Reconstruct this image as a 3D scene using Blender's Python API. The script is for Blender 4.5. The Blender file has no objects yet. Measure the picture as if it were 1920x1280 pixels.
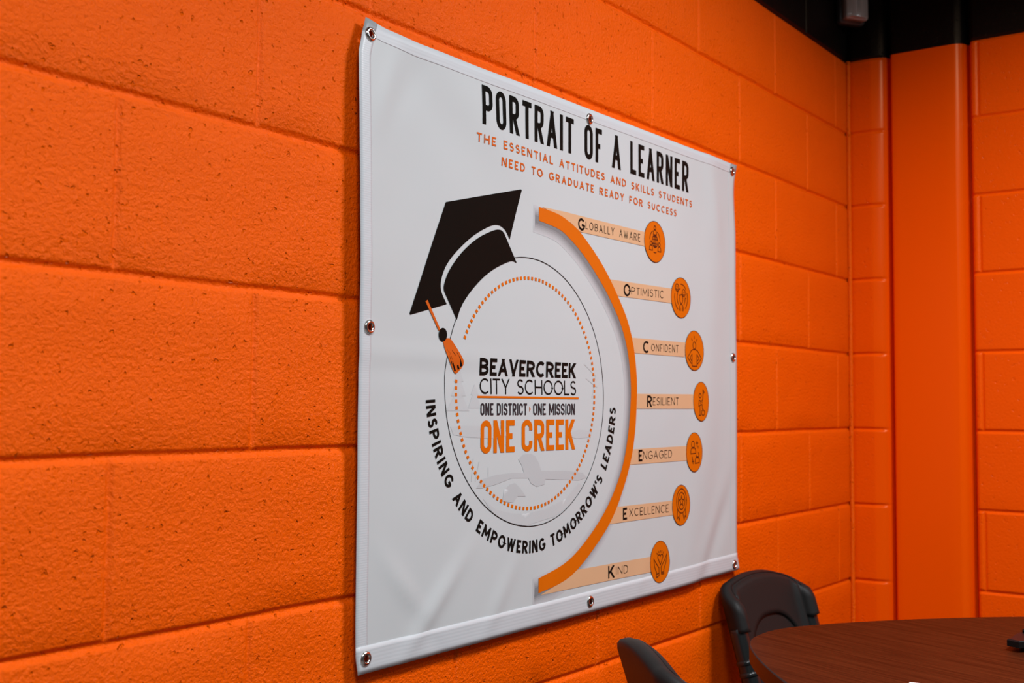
import bpy, bmesh, math, random
import numpy as np
from mathutils import Vector, Matrix, noise
from mathutils.geometry import tessellate_polygon

C = bpy.context.scene.collection
SC = bpy.context.scene
random.seed(4)

# ------------------------------------------------------------ camera
cam_d = bpy.data.cameras.new('camera')
cam = bpy.data.objects.new('camera', cam_d)
C.objects.link(cam)
YAW, PIT, ROL = 0.943, 0.05469, 0.00614
fw = Vector((math.sin(YAW)*math.cos(PIT), math.cos(YAW)*math.cos(PIT), math.sin(PIT)))
rt = Vector((math.cos(YAW), -math.sin(YAW), 0))
up = rt.cross(fw)
r2 = rt*math.cos(ROL) + up*math.sin(ROL)
u2 = -rt*math.sin(ROL) + up*math.cos(ROL)
M = Matrix((r2, u2, -fw)).transposed().to_4x4()
M.translation = Vector((-0.96943, -1.10038, 1.48323))
cam.matrix_world = M
cam_d.sensor_width = 36.0
cam_d.lens = 2154.7/1920*36
cam_d.clip_start = 0.02
cam_d.dof.use_dof = True
cam_d.dof.focus_distance = 1.75
cam_d.dof.aperture_fstop = 7.0
SC.camera = cam

# ------------------------------------------------------------ world, lamps, exposure
SC.view_settings.view_transform = 'Standard'
SC.view_settings.look = 'None'
SC.view_settings.gamma = 1.0
SC.view_settings.use_curve_mapping = False
SC.view_settings.exposure = 0.31
w = bpy.data.worlds.new('world')
SC.world = w
w.use_nodes = True
bg = w.node_tree.nodes['Background']
bg.inputs[0].default_value = (0.95, 0.97, 1.0, 1)
bg.inputs[1].default_value = 0.045

def area(name, loc, aim, size, size_y, power, spread=180, col=(0.975, 0.995, 1.03)):
    d = bpy.data.lights.new(name, 'AREA')
    d.shape = 'RECTANGLE'
    d.size, d.size_y = size, size_y
    d.energy = power
    d.spread = math.radians(spread)
    d.color = col
    o = bpy.data.objects.new(name, d)
    C.objects.link(o)
    o.location = loc
    o.rotation_euler = (Vector(aim) - Vector(loc)).to_track_quat('-Z', 'Y').to_euler()
    return o
area('ceiling_lamp_near', (0.92, -1.2, 2.82), (0.92, -1.06, 0), 0.5, 0.3, 30, 156)
area('ceiling_lamp_left', (-1.0, -1.45, 2.9), (-1.0, -1.25, 0), 0.6, 0.3, 37, 160)
area('ceiling_lamp_room', (1.85, -2.1, 2.85), (1.85, -1.9, 0), 0.6, 0.3, 13, 175)


# ------------------------------------------------------------ materials
def mat(name, col, rough=0.5, metal=0.0, spec=0.5, bump=None, coat=0.0):
    m = bpy.data.materials.new(name)
    m.use_nodes = True
    b = m.node_tree.nodes['Principled BSDF']
    b.inputs['Base Color'].default_value = (*col, 1)
    b.inputs['Roughness'].default_value = rough
    b.inputs['Metallic'].default_value = metal
    b.inputs['Specular IOR Level'].default_value = spec
    b.inputs['Coat Weight'].default_value = coat
    return m

def nodes(m):
    nt = m.node_tree
    return nt, nt.nodes, nt.links, nt.nodes['Principled BSDF']

def add_noise_bump(m, scale, strength, dist, detail=3.0, stretch=(1, 1, 1)):
    nt, N, L, b = nodes(m)
    tc = N.new('ShaderNodeTexCoord')
    mp = N.new('ShaderNodeMapping')
    mp.inputs['Scale'].default_value = stretch
    L.new(tc.outputs['Object'], mp.inputs[0])
    n = N.new('ShaderNodeTexNoise')
    n.inputs['Scale'].default_value = scale
    n.inputs['Detail'].default_value = detail
    L.new(mp.outputs[0], n.inputs['Vector'])
    bp = N.new('ShaderNodeBump')
    bp.inputs['Strength'].default_value = strength
    bp.inputs['Distance'].default_value = dist
    L.new(n.outputs[0], bp.inputs['Height'])
    L.new(bp.outputs[0], b.inputs['Normal'])
    return n, bp, mp

def block_paint(name, col, rough, amt, dist=0.0042):
    m = mat(name, col, rough, spec=0.25)
    nt, N, L, b = nodes(m)
    b.inputs['Specular Tint'].default_value = (1.0, 0.66, 0.40, 1)
    tc = N.new('ShaderNodeTexCoord')
    n1 = N.new('ShaderNodeTexNoise'); n1.inputs['Scale'].default_value = 165; n1.inputs['Detail'].default_value = 5; n1.inputs['Roughness'].default_value = 0.62
    n2 = N.new('ShaderNodeTexNoise'); n2.inputs['Scale'].default_value = 110; n2.inputs['Detail'].default_value = 2
    n3 = N.new('ShaderNodeTexNoise'); n3.inputs['Scale'].default_value = 9; n3.inputs['Detail'].default_value = 2
    for n in (n1, n2, n3):
        L.new(tc.outputs['Object'], n.inputs['Vector'])
    pit = N.new('ShaderNodeMapRange')      # open pores in the block face
    pit.inputs['From Min'].default_value = 0.345
    pit.inputs['From Max'].default_value = 0.26
    pit.inputs['To Min'].default_value = 0.0
    pit.inputs['To Max'].default_value = -0.9
    L.new(n2.outputs[0], pit.inputs['Value'])
    a1 = N.new('ShaderNodeMath'); a1.operation = 'MULTIPLY_ADD'
    L.new(n1.outputs[0], a1.inputs[0]); a1.inputs[1].default_value = 0.95
    L.new(pit.outputs[0], a1.inputs[2])
    a2 = N.new('ShaderNodeMath'); a2.operation = 'MULTIPLY_ADD'
    L.new(n3.outputs[0], a2.inputs[0]); a2.inputs[1].default_value = 1.2
    L.new(a1.outputs[0], a2.inputs[2])
    bp = N.new('ShaderNodeBump'); bp.inputs['Strength'].default_value = amt; bp.inputs['Distance'].default_value = dist
    L.new(a2.outputs[0], bp.inputs['Height'])
    L.new(bp.outputs[0], b.inputs['Normal'])
    return m

ORANGE = block_paint('orange_block_paint', (0.88, 0.106, 0.0), 0.26, 1.0)
ORANGE_R = block_paint('orange_block_paint_end_wall_shaded', (0.88, 0.094, 0.0), 0.32, 0.6, 0.0016)  # same orange paint; redder base carries the corner's shade
ORANGE_S = mat('orange_gloss_paint_shaded', (0.88, 0.094, 0.0), 0.28, spec=0.25)  # pilaster in the same orange, corner shade mixed into its base
ORANGE_S.node_tree.nodes['Principled BSDF'].inputs['Specular Tint'].default_value = (1.0, 0.62, 0.34, 1)
add_noise_bump(ORANGE_S, 25, 0.15, 0.001)
BLACKW = block_paint('black_block_paint', (0.003, 0.003, 0.003), 0.45, 0.5, 0.0016)
FLOORM = mat('grey_floor', (0.16, 0.15, 0.14), 0.5)
add_noise_bump(FLOORM, 60, 0.1, 0.001)
CEILM = mat('black_ceiling_paint', (0.006, 0.006, 0.006), 0.8)
VINYL = mat('white_banner_vinyl', (0.50, 0.53, 0.535), 0.42, spec=0.2)
add_noise_bump(VINYL, 500, 0.04, 0.0004)

def ridged(name, axis):
    m = mat(name, (0.52, 0.55, 0.57), 0.4, spec=0.4)
    nt, N, L, b = nodes(m)
    tc = N.new('ShaderNodeTexCoord')
    wv = N.new('ShaderNodeTexWave'); wv.bands_direction = axis
    wv.inputs['Scale'].default_value = 95; wv.inputs['Distortion'].default_value = 0.6; wv.inputs['Detail'].default_value = 1.0
    L.new(tc.outputs['Object'], wv.inputs['Vector'])
    bp = N.new('ShaderNodeBump'); bp.inputs['Strength'].default_value = 0.10; bp.inputs['Distance'].default_value = 0.0006
    L.new(wv.outputs[0], bp.inputs['Height']); L.new(bp.outputs[0], b.inputs['Normal'])
    return m
HEM_Z = ridged('hem_cross_ridges', 'Z')
HEM_S = ridged('hem_long_ridges', 'Z')
HEM_S.node_tree.nodes['Wave Texture'].inputs['Scale'].default_value = 60
STEEL = mat('nickel_steel', (0.62, 0.6, 0.57), 0.2, 1.0)
INK_K = mat('black_ink', (0.006, 0.006, 0.005), 0.34, spec=0.03)
INK_G = mat('charcoal_ink', (0.022, 0.022, 0.026), 0.38, spec=0.12)
INK_O = mat('orange_ink', (0.62, 0.125, 0.0), 0.4, spec=0.35)
INK_R = mat('red_orange_ink', (0.56, 0.098, 0.006), 0.4, spec=0.35)
INK_T = mat('tan_ink', (0.62, 0.375, 0.21), 0.4, spec=0.35)
INK_F = mat('faint_grey_ink', (0.440, 0.466, 0.475), 0.42, spec=0.35)
INK_F2 = mat('pale_grey_ink', (0.472, 0.500, 0.508), 0.42, spec=0.35)
INK_ICON = mat('dark_brown_ink', (0.06, 0.012, 0.003), 0.4, spec=0.35)
VINYL_CHAIR = mat('charcoal_upholstery', (0.013, 0.0125, 0.012), 0.5, spec=0.16)
add_noise_bump(VINYL_CHAIR, 400, 0.12, 0.0008)
PLASTIC = mat('black_plastic', (0.006, 0.006, 0.006), 0.4, spec=0.2)
TUBE = mat('black_tube_enamel', (0.010, 0.012, 0.012), 0.25)

def wood():
    m = mat('walnut_laminate', (0.12, 0.035, 0.015), 0.45, spec=0.10)
    nt, N, L, b = nodes(m)
    tc = N.new('ShaderNodeTexCoord')
    mp = N.new('ShaderNodeMapping')
    mp.inputs['Rotation'].default_value = (0, 0, math.radians(-70))
    L.new(tc.outputs['Object'], mp.inputs[0])
    mp2 = N.new('ShaderNodeMapping')
    mp2.inputs['Scale'].default_value = (3, 70, 3)
    L.new(mp.outputs[0], mp2.inputs[0])
    mp = mp2
    n = N.new('ShaderNodeTexNoise'); n.inputs['Scale'].default_value = 2.2; n.inputs['Detail'].default_value = 6
    n.inputs['Distortion'].default_value = 0.4
    L.new(mp.outputs[0], n.inputs['Vector'])
    r = N.new('ShaderNodeValToRGB')
    r.color_ramp.elements[0].position = 0.36; r.color_ramp.elements[0].color = (0.030, 0.0052, 0.0008, 1)
    r.color_ramp.elements[1].position = 0.62; r.color_ramp.elements[1].color = (0.062, 0.0125, 0.003, 1)
    L.new(n.outputs[0], r.inputs[0])
    L.new(r.outputs[0], b.inputs['Base Color'])
    return m
WOOD = wood()
EDGEB = mat('dark_edge_band', (0.022, 0.005, 0.003), 0.4, spec=0.15)
SENSORW = mat('white_sensor_plastic', (0.42, 0.37, 0.33), 0.25, coat=0.5)
SENSORG = mat('grey_sensor_base', (0.06, 0.055, 0.05), 0.35)
PAPER = mat('white_paper', (0.75, 0.8, 0.84), 0.6)


# ------------------------------------------------------------ object helpers
def link(o, parent=None):
    C.objects.link(o)
    if parent is not None:
        o.parent = parent
    return o

def obj(name, bm, m, parent=None, smooth=True):
    me = bpy.data.meshes.new(name)
    bmesh.ops.recalc_face_normals(bm, faces=bm.faces[:])
    if smooth:
        for f in bm.faces:
            f.smooth = True
    bm.to_mesh(me)
    bm.free()
    for mm in (m if isinstance(m, (list, tuple)) else [m]):
        me.materials.append(mm)
    return link(bpy.data.objects.new(name, me), parent)

def thing(name, label, cat, loc=(0, 0, 0), rz=0.0, group=None):
    o = bpy.data.objects.new(name, None)
    o.empty_display_size = 0.05
    C.objects.link(o)
    o.location = loc
    o.rotation_euler = (0, 0, rz)
    o['label'] = label
    o['category'] = cat
    if group:
        o['group'] = group
    return o

def structure(o, label=None, cat=None):
    o['kind'] = 'structure'
    if label:
        o['label'] = label
        o['category'] = cat
    return o

def sharp(o, ang=40):
    me = o.data
    bm = bmesh.new(); bm.from_mesh(me)
    for e in bm.edges:
        if len(e.link_faces) == 2 and e.calc_face_angle(0) > math.radians(ang):
            e.smooth = False
    bm.to_mesh(me); bm.free()
    return o

def add_box(bm, lo, hi, bev=0.0, seg=2):
    t = bmesh.new()
    bmesh.ops.create_cube(t, size=1)
    for v in t.verts:
        v.co = Vector((lo[i] + (v.co[i]+0.5)*(hi[i]-lo[i]) for i in range(3)))
    if bev:
        bmesh.ops.bevel(t, geom=t.edges[:], offset=bev, segments=seg, profile=0.5, affect='EDGES')
    me = bpy.data.meshes.new('t'); t.to_mesh(me); t.free()
    bm.from_mesh(me); bpy.data.meshes.remove(me)

def add_tube(bm, pts, r, n=14, cap=True):
    pts = [Vector(p) for p in pts]
    rs = r if isinstance(r, (list, tuple)) else [r]*len(pts)
    rings = []
    ref = None
    for i, p in enumerate(pts):
        d = (pts[min(i+1, len(pts)-1)] - pts[max(i-1, 0)]).normalized()
        if ref is None:
            ref = Vector((0, 0, 1)) if abs(d.z) < 0.9 else Vector((1, 0, 0))
        a = (ref - d*ref.dot(d)).normalized()
        ref = a
        b = d.cross(a)
        rings.append([bm.verts.new(p + (a*math.cos(2*math.pi*k/n) + b*math.sin(2*math.pi*k/n))*rs[i]) for k in range(n)])
    for i in range(len(rings)-1):
        for k in range(n):
            bm.faces.new((rings[i][k], rings[i][(k+1) % n], rings[i+1][(k+1) % n], rings[i+1][k]))
    if cap:
        bm.faces.new(rings[0][::-1]); bm.faces.new(rings[-1])

def smooth_path(pts, n=8):
    pts = [Vector(p) for p in pts]
    out = []
    for i in range(len(pts)-1):
        p0, p1, p2, p3 = pts[max(i-1, 0)], pts[i], pts[i+1], pts[min(i+2, len(pts)-1)]
        for k in range(n):
            t = k/n
            out.append(0.5*((2*p1) + (p2-p0)*t + (2*p0-5*p1+4*p2-p3)*t*t + (-p0+3*p1-3*p2+p3)*t**3))
    out.append(pts[-1])
    return out

# ------------------------------------------------------------ the room
BW = 0.2032                       # block course height and half block length
ROOM_H = 3.4
XC = 2.123                        # the corner
PAINT_Z = 12*BW                   # orange paint stops here, black above
OFFS = (-0.0085, -0.0065, -0.0045, -0.0025, -0.001, 0.001, 0.0025, 0.0045, 0.0065, 0.0085)

def groove(d, hw, depth):
    d = abs(d)
    if d >= hw:
        return 0.0
    return depth*(0.5 + 0.5*math.cos(math.pi*d/hw))**0.8

def lines(a, b, joints, fine=0.0508):
    s = set()
    x = a
    while x < b - 1e-6:
        s.add(round(x, 5)); x += fine
    s.add(round(b, 5))
    s = {v for v in s if min(abs(v-j) for j in joints) > 0.010 or v in (round(a, 5), round(b, 5))}
    for j in joints:
        for o in OFFS:
            if a < j+o < b:
                s.add(round(j+o, 5))
    return sorted(s)

def heightfield(name, us, zs, depth, place, mats, thick, smooth_band=None):
    bm = bmesh.new()
    grid = [[bm.verts.new(place(u, z, depth(u, z))) for z in zs] for u in us]
    for i in range(len(us)-1):
        for j in range(len(zs)-1):
            f = bm.faces.new((grid[i][j], grid[i+1][j], grid[i+1][j+1], grid[i][j+1]))
            f.material_index = 1 if zs[j] >= PAINT_Z - 1e-4 else (2 if smooth_band and smooth_band[0] < (us[i]+us[i+1])/2 < smooth_band[1] else 0)
    # back and rim, so that the wall is solid
    c = [(us[0], zs[0]), (us[-1], zs[0]), (us[-1], zs[-1]), (us[0], zs[-1])]
    bk = [bm.verts.new(place(u, z, thick)) for u, z in c]
    bm.faces.new(bk[::-1])
    rim = [[grid[i][0] for i in range(len(us))], grid[-1], [grid[i][-1] for i in range(len(us)-1, -1, -1)], grid[0][::-1]]
    for k in range(4):
        bm.faces.new(rim[k] + [bk[(k+1) % 4], bk[k]])
    o = obj(name, bm, mats)
    return o

def left_depth(u, z):
    wob = 0.0016*noise.noise(Vector((u*7, z*3, 1.0))) + 0.0008*noise.noise(Vector((u*40, z*3, 5.0)))
    r = z/BW
    k = round(r)
    d = groove(z + wob - k*BW, 0.0078, 0.0054 + 0.0012*noise.noise(Vector((u*5, z*9, 0))))
    row = math.floor(r)
    kk = round(u/BW)
    if (kk + row) % 2 == 1:
        w2 = 0.0012*noise.noise(Vector((z*9, u*3, 9.0)))
        dep = 0.0031 + 0.0010*noise.noise(Vector((kk*3.1, row*1.7, 2.0)))
        d = max(d, groove(u + w2 - kk*BW, 0.0060, dep))
    return d + 0.0006*noise.noise(Vector((u*9, z*9, 3.0)))

zj = [k*BW for k in range(1, 16)]
zs = sorted(set(lines(0, ROOM_H, zj)) | {round(PAINT_Z, 5)})
us = lines(-2.4, XC+0.02, [k*BW for k in range(-11, 11)])
wl = heightfield('wall_left', us, zs, left_depth, lambda u, z, d: (u, d, z), [ORANGE, BLACKW], 0.2)
structure(wl)

# the end wall: corner strip, smooth pilaster with rounded edges, block wall
def prof(u):
    def lerp(tab):
        for (a, da), (b, db) in zip(tab, tab[1:]):
            if a <= u <= b:
                t = (u-a)/(b-a)
                return da + (db-da)*t
        return 0.0
    return lerp(PROF)
PROF = [(0, 0.006), (0.006, 0.0), (0.066, 0.0), (0.070, 0.0006), (0.086, 0.005), (0.092, 0.0075), (0.098, 0.0115), (0.103, 0.017), (0.107, 0.026),
        (0.110, 0.034), (0.118, 0.034), (0.119, 0.012), (0.121, 0.004), (0.124, 0.0008), (0.127, 0.0), (0.286, 0.0), (0.291, 0.001), (0.298, 0.0045), (0.304, 0.009),
        (0.309, 0.015), (0.313, 0.025), (0.315, 0.034), (0.325, 0.034), (0.326, 0.014), (0.328, 0.006), (0.332, 0.0012), (0.336, 0.0), (9, 0)]

def right_depth(u, z):
    d = prof(u)
    r = z/BW
    k = round(r)
    if u < 0.108 or u > 0.326:
        wob = 0.0014*noise.noise(Vector((u*9, z*3, 21.0)))
        dd = groove(z + wob - k*BW, 0.0066, 0.0042)
        if u < 0.108:
            dd *= max(0.25, min(1, (0.112-u)/0.03))
        row = math.floor(r)
        if row % 2 == 1 and 0.336 < u < 0.36:
            dd = max(dd, groove(u - 0.3465, 0.006, 0.003))
        if u > 0.4:
            kk = round((u-0.3465)/BW)
            if (kk + row) % 2 == 1:
                dd = max(dd, groove(u - 0.3465 - kk*BW, 0.006, 0.0024))
        d += dd
    return d
ujr = [0.3465 + k*BW for k in range(0, 16)]
ur = sorted(set(lines(-0.02, 3.4, ujr, 0.04)) | {a for a, _ in PROF[:-1]} | {0.0885, 0.095, 0.1005, 0.105, 0.1085, 0.3015, 0.3065, 0.311})
ur = [u for u in ur if u >= -0.0201]
wr = heightfield('wall_right', ur, zs, right_depth, lambda u, z, d: (XC + d, -u, z), [ORANGE_R, BLACKW, ORANGE_S], 0.2, (0.066, 0.332))
structure(wr)

bm = bmesh.new()
random.seed(8)
pts = []
z = 0.0
while z <= PAINT_Z - 0.001:
    pts.append((XC - 0.002 + 0.001*noise.noise(Vector((0, 0, z*7))), -0.004 - 0.001*noise.noise(Vector((4, 0, z*9))), z))
    z += 0.02
add_tube(bm, pts + [(XC-0.002, -0.004, PAINT_Z)], 0.0062, 10)
structure(obj('trim_1', bm, ORANGE))

bm = bmesh.new(); add_box(bm, (-2.4, -3.4, -0.1), (XC+0.2, 0.2, 0.0))
structure(obj('floor', bm, FLOORM, smooth=False))
bm = bmesh.new(); add_box(bm, (-2.4, -3.4, ROOM_H), (XC+0.2, 0.2, ROOM_H+0.1))
structure(obj('ceiling', bm, CEILM, smooth=False))

# ------------------------------------------------------------ the banner
EL = [(0.1788, 1.1181), (0.1741, 1.1444), (0.1729, 1.1871), (0.1716, 1.3797), (0.1686, 1.5869), (0.1645, 1.8155), (0.1626, 1.9261), (0.1634, 1.9664), (0.1703, 1.9906), (0.1794, 2.019)]
ER = [(1.3819, 1.1257), (1.3705, 1.16), (1.3703, 1.1813), (1.3718, 1.3204), (1.3723, 1.625), (1.372, 1.862), (1.3647, 1.954), (1.3663, 1.9746), (1.3792, 2.0187)]
ET = [(0.1794, 2.019), (0.22, 2.0135), (0.2967, 2.0105), (0.4382, 2.0105), (0.5845, 2.0125), (0.7603, 2.0135), (1.0286, 2.0155), (1.25, 2.0160), (1.3792, 2.0187)]
EB = [(0.1788, 1.1181), (0.2763, 1.1181), (0.4494, 1.1187), (0.5925, 1.1186), (0.7644, 1.1192), (1.0268, 1.1211), (1.3819, 1.1257)]
def tab(T, t, key, val):
    xs = [p[key] for p in T]
    n = len(xs)
    x = xs[0] + t*(xs[-1]-xs[0])
    for i in range(n-1):
        if xs[i] <= x <= xs[i+1] + 1e-9:
            f = (x-xs[i])/(xs[i+1]-xs[i])
            p = [T[max(i-1, 0)][val], T[i][val], T[i+1][val], T[min(i+2, n-1)][val]]
            h = f*f*(3-2*f)
            return p[1] + (p[2]-p[1])*(0.5*f + 0.5*h)
    return T[-1][val]
def sheet_uz(s, t):
    uL, uR = tab(EL, t, 1, 0), tab(ER, t, 1, 0)
    zB, zT = tab(EB, s, 0, 1), tab(ET, s, 0, 1)
    return uL + s*(uR-uL), zB + t*(zT-zB)

def gs(x, s):
    return math.exp(-0.5*(x/s)**2)
def ridge(u, z, u0, z0, ang, L, wd, a):
    du, dz = u-u0, z-z0
    p = du*math.cos(ang) + dz*math.sin(ang)
    q = -du*math.sin(ang) + dz*math.cos(ang)
    return a*gs(p, L)*gs(q, wd)
def ysurf(u, z):
    b = 0.0
    k = max(0.0, (1.98-z)/0.8)
    uf = 1.262 - 0.115*k*k                       # the long slanting fold at the right
    b += 0.0029*gs(u-uf, 0.030 + 0.016*k) - 0.0016*gs(u-uf-0.095, 0.035)
    b += 0.0010*gs(z-1.552, 0.010)*gs(u-0.3, 0.22) - 0.0008*gs(z-1.532, 0.012)*gs(u-0.35, 0.25)
    b += ridge(u, z, 0.29, 1.20, 2.3, 0.055, 0.010, 0.0052) + ridge(u, z, 0.34, 1.19, 0.75, 0.06, 0.010, 0.0046)
    b -= ridge(u, z, 0.31, 1.175, 2.3, 0.05, 0.010, 0.0042)
    b += ridge(u, z, 0.50, 1.18, 0.9, 0.05, 0.011, 0.0026) + ridge(u, z, 0.64, 1.172, 0.8, 0.04, 0.014, 0.0012)
    b += ridge(u, z, 1.24, 1.22, 0.95, 0.08, 0.018, 0.0028) - ridge(u, z, 1.28, 1.22, 0.95, 0.09, 0.016, 0.0022)
    b += ridge(u, z, 1.06, 1.165, 1.1, 0.03, 0.010, 0.0012) + ridge(u, z, 0.95, 1.165, 1.1, 0.03, 0.010, 0.0012)
    b += ridge(u, z, 0.225, 1.93, 1.2, 0.05, 0.012, 0.0020) - ridge(u, z, 0.27, 1.94, 0.9, 0.05, 0.016, 0.0012)
    b += ridge(u, z, 0.45, 1.93, 2.6, 0.12, 0.03, 0.0022) - ridge(u, z, 0.36, 1.90, 2.5, 0.10, 0.03, 0.0012)
    b += ridge(u, z, 1.25, 1.93, 1.9, 0.08, 0.018, 0.0030)
    b += 0.0016*noise.noise(Vector((u*4.5, z*4.5, 0.3))) + 0.0005*noise.noise(Vector((u*14, z*14, 4.0)))
    b += 0.006*gs(u-0.17, 0.05)*gs(z-1.75, 0.28)        # left edge stands off the wall
    b -= 0.004*gs(u-0.17, 0.06)*gs(z-2.03, 0.05)
    return -0.0135 - b

GROM = [(0.1878, 1.9966), (0.7604, 1.9956), (1.3550, 2.0010), (0.1876, 1.588), (1.3535, 1.5889), (0.1935, 1.1382), (0.7661, 1.1384), (1.3563, 1.1390)]
HOLE = 0.0056
def refine(base, extra):
    s = sorted(set(round(v, 5) for v in base) | set(round(v, 5) for v in extra))
    out = [s[0]]
    for v in s[1:]:
        if v - out[-1] > 0.0004:
            out.append(v)
    out[-1] = s[-1]
    return out
S0, S1, T0, T1 = 0.0195, 1-0.026, 0.0415, 1-0.0235      # inner edges of the hems
sx, tx = [S0, S1], [T0, T1]
for gu, gz in GROM:
    t = (gz-1.1195)/(2.0135-1.1195)
    uL, uR = tab(EL, t, 1, 0), tab(ER, t, 1, 0)
    s = (gu-uL)/(uR-uL)
    zB, zT = tab(EB, s, 0, 1), tab(ET, s, 0, 1)
    for e in (-HOLE, HOLE):
        sx.append((gu+e-uL)/(uR-uL)); tx.append((gz+e-zB)/(zT-zB))
SS = refine([i/120 for i in range(121)], sx)
TT = refine([i/90 for i in range(91)], tx)

def sheet_part(name, s0, s1, t0, t1, off, thick, m, parent):
    ss = [v for v in SS if s0-1e-4 <= v <= s1+1e-4]
    tt = [v for v in TT if t0-1e-4 <= v <= t1+1e-4]
    bm = bmesh.new()
    g = []
    for s in ss:
        col = []
        for t in tt:
            u, z = sheet_uz(s, t)
            col.append(bm.verts.new((u, ysurf(u, z) - off, z)))
        g.append(col)
    for i in range(len(ss)-1):
        for j in range(len(tt)-1):
            q = (g[i][j], g[i+1][j], g[i+1][j+1], g[i][j+1])
            c = sum((v.co for v in q), Vector())/4
            if any(abs(c.x-a) < HOLE and abs(c.z-b) < HOLE for a, b in GROM):
                continue
            bm.faces.new(q)
    bmesh.ops.delete(bm, geom=[v for v in bm.verts if not v.link_faces], context='VERTS')
    o = obj(name, bm, m, parent)
    # face the room
    if o.data.polygons[0].normal.y > 0:
        o.data.flip_normals()
    md = o.modifiers.new('thickness', 'SOLIDIFY')
    md.thickness = thick
    md.offset = -1
    return o

banner = thing('banner', 'large white vinyl banner with black and orange print on the orange wall', 'banner', (0, 0, 0))
sheet_part('banner_sheet', 0, 1, 0, 1, 0.0, 0.0005, VINYL, banner)
sheet_part('hem', 0, S0, 0, 1, 0.0003, 0.0003, HEM_Z, banner)
sheet_part('hem', S1, 1, 0, 1, 0.0003, 0.0003, VINYL, banner)
sheet_part('hem', 0, 1, T1, 1, 0.0003, 0.0003, HEM_S, banner)
sheet_part('hem', 0, 1, 0, T0, 0.0007, 0.0006, HEM_S, banner)

def grommet_mesh():
    bm = bmesh.new()
    prof_ = [(0.0048, 0.004), (0.0048, -0.0012), (0.0053, -0.0022), (0.0064, -0.0029), (0.0078, -0.0028), (0.0092, -0.0020), (0.0101, -0.0009), (0.0104, 0.0004), (0.0104, 0.0010), (0.0060, 0.0012), (0.0060, 0.004)]
    n = 32
    rings = [[bm.verts.new((r*math.cos(2*math.pi*k/n), y, r*math.sin(2*math.pi*k/n))) for k in range(n)] for r, y in prof_]
    m_ = len(rings)
    for i in range(m_):
        a, b = rings[i], rings[(i+1) % m_]
        for k in range(n):
            bm.faces.new((a[k], a[(k+1) % n], b[(k+1) % n], b[k]))
    return bm
gproto = None
for gu, gz in GROM:
    y = ysurf(gu, gz) - 0.0009
    if gproto is None:
        o = gproto = obj('grommet', grommet_mesh(), STEEL, banner)
    else:
        o = gproto.copy(); C.objects.link(o); o.parent = banner
    o.location = (gu, y, gz)
    e = 0.004
    dyu = (ysurf(gu+e, gz) - ysurf(gu-e, gz))/(2*e)
    dyz = (ysurf(gu, gz+e) - ysurf(gu, gz-e))/(2*e)
    o.rotation_euler = Vector((0, -1, 0)).rotation_difference(Vector((dyu, -1, dyz)).normalized()).to_euler()

# ---- print: flat ink shapes lying on the vinyl
class Print:
    def __init__(self):
        self.tris = []
        self.big = False
    def poly(self, pts, big=False):
        pts = [tuple(p) for p in pts]
        for t in tessellate_polygon([[Vector((p[0], p[1], 0)) for p in pts]]):
            self.tris.append([pts[i] for i in t])
        self.big = self.big or big
    def quad(self, a, b, c, d):
        self.tris.append([a, b, c, d])
    def strip(self, A, B):
        for i in range(len(A)-1):
            self.quad(A[i], A[i+1], B[i+1], B[i])
    def line(self, pts, w_, closed=False, fn=None):
        """a line of constant width; fn maps its plane to the banner"""
        f = fn or (lambda p: p)
        P = [Vector(p) for p in pts]
        n = len(P)
        A, B = [], []
        for i in range(n):
            if closed:
                d0, d1 = (P[i]-P[i-1]), (P[(i+1) % n]-P[i])
            else:
                d0 = P[i]-P[i-1] if i else P[1]-P[0]
                d1 = P[i+1]-P[i] if i < n-1 else P[-1]-P[-2]
            d0, d1 = d0.normalized(), d1.normalized()
            t = (d0+d1)
            if t.length < 1e-6:
                t = d1
            t.normalize()
            nn = Vector((-t.y, t.x))
            c = max(0.35, abs(t.dot(d1)))
            A.append(f(P[i] + nn*(w_/2/c))); B.append(f(P[i] - nn*(w_/2/c)))
        if closed:
            A.append(A[0]); B.append(B[0])
        self.strip(A, B)
    def build(self, name, m, parent, lift, label=None):
        bm = bmesh.new()
        for t in self.tris:
            vs = [bm.verts.new((p[0], 0, p[1])) for p in t]
            try:
                bm.faces.new(vs)
            except ValueError:
                pass
        if self.big:
            bmesh.ops.remove_doubles(bm, verts=bm.verts[:], dist=1e-6)
            for ax in (0, 2):
                vals = [v.co[ax] for v in bm.verts]
                x = min(vals) + 0.012
                while x < max(vals):
                    no = Vector((1, 0, 0)) if ax == 0 else Vector((0, 0, 1))
                    bmesh.ops.bisect_plane(bm, geom=bm.verts[:]+bm.edges[:]+bm.faces[:], plane_co=no*x, plane_no=no)
                    x += 0.012
        for v in bm.verts:
            v.co.y = ysurf(v.co.x, v.co.z) - lift
        for f in bm.faces:
            f.normal_update()
            if f.normal.y > 0:
                f.normal_flip()
        me = bpy.data.meshes.new(name)
        for f in bm.faces:
            f.smooth = True
        bm.to_mesh(me); bm.free()
        me.materials.append(m)
        o = link(bpy.data.objects.new(name, me), parent)
        if label:
            o['label'] = label
        return o

# ---- lettering drawn with a pen of constant width
def arc(cx, cy, rx, ry, a0, a1, n=14):
    return [(cx + rx*math.cos(math.radians(a0+(a1-a0)*i/n)), cy + ry*math.sin(math.radians(a0+(a1-a0)*i/n))) for i in range(n+1)]

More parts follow.
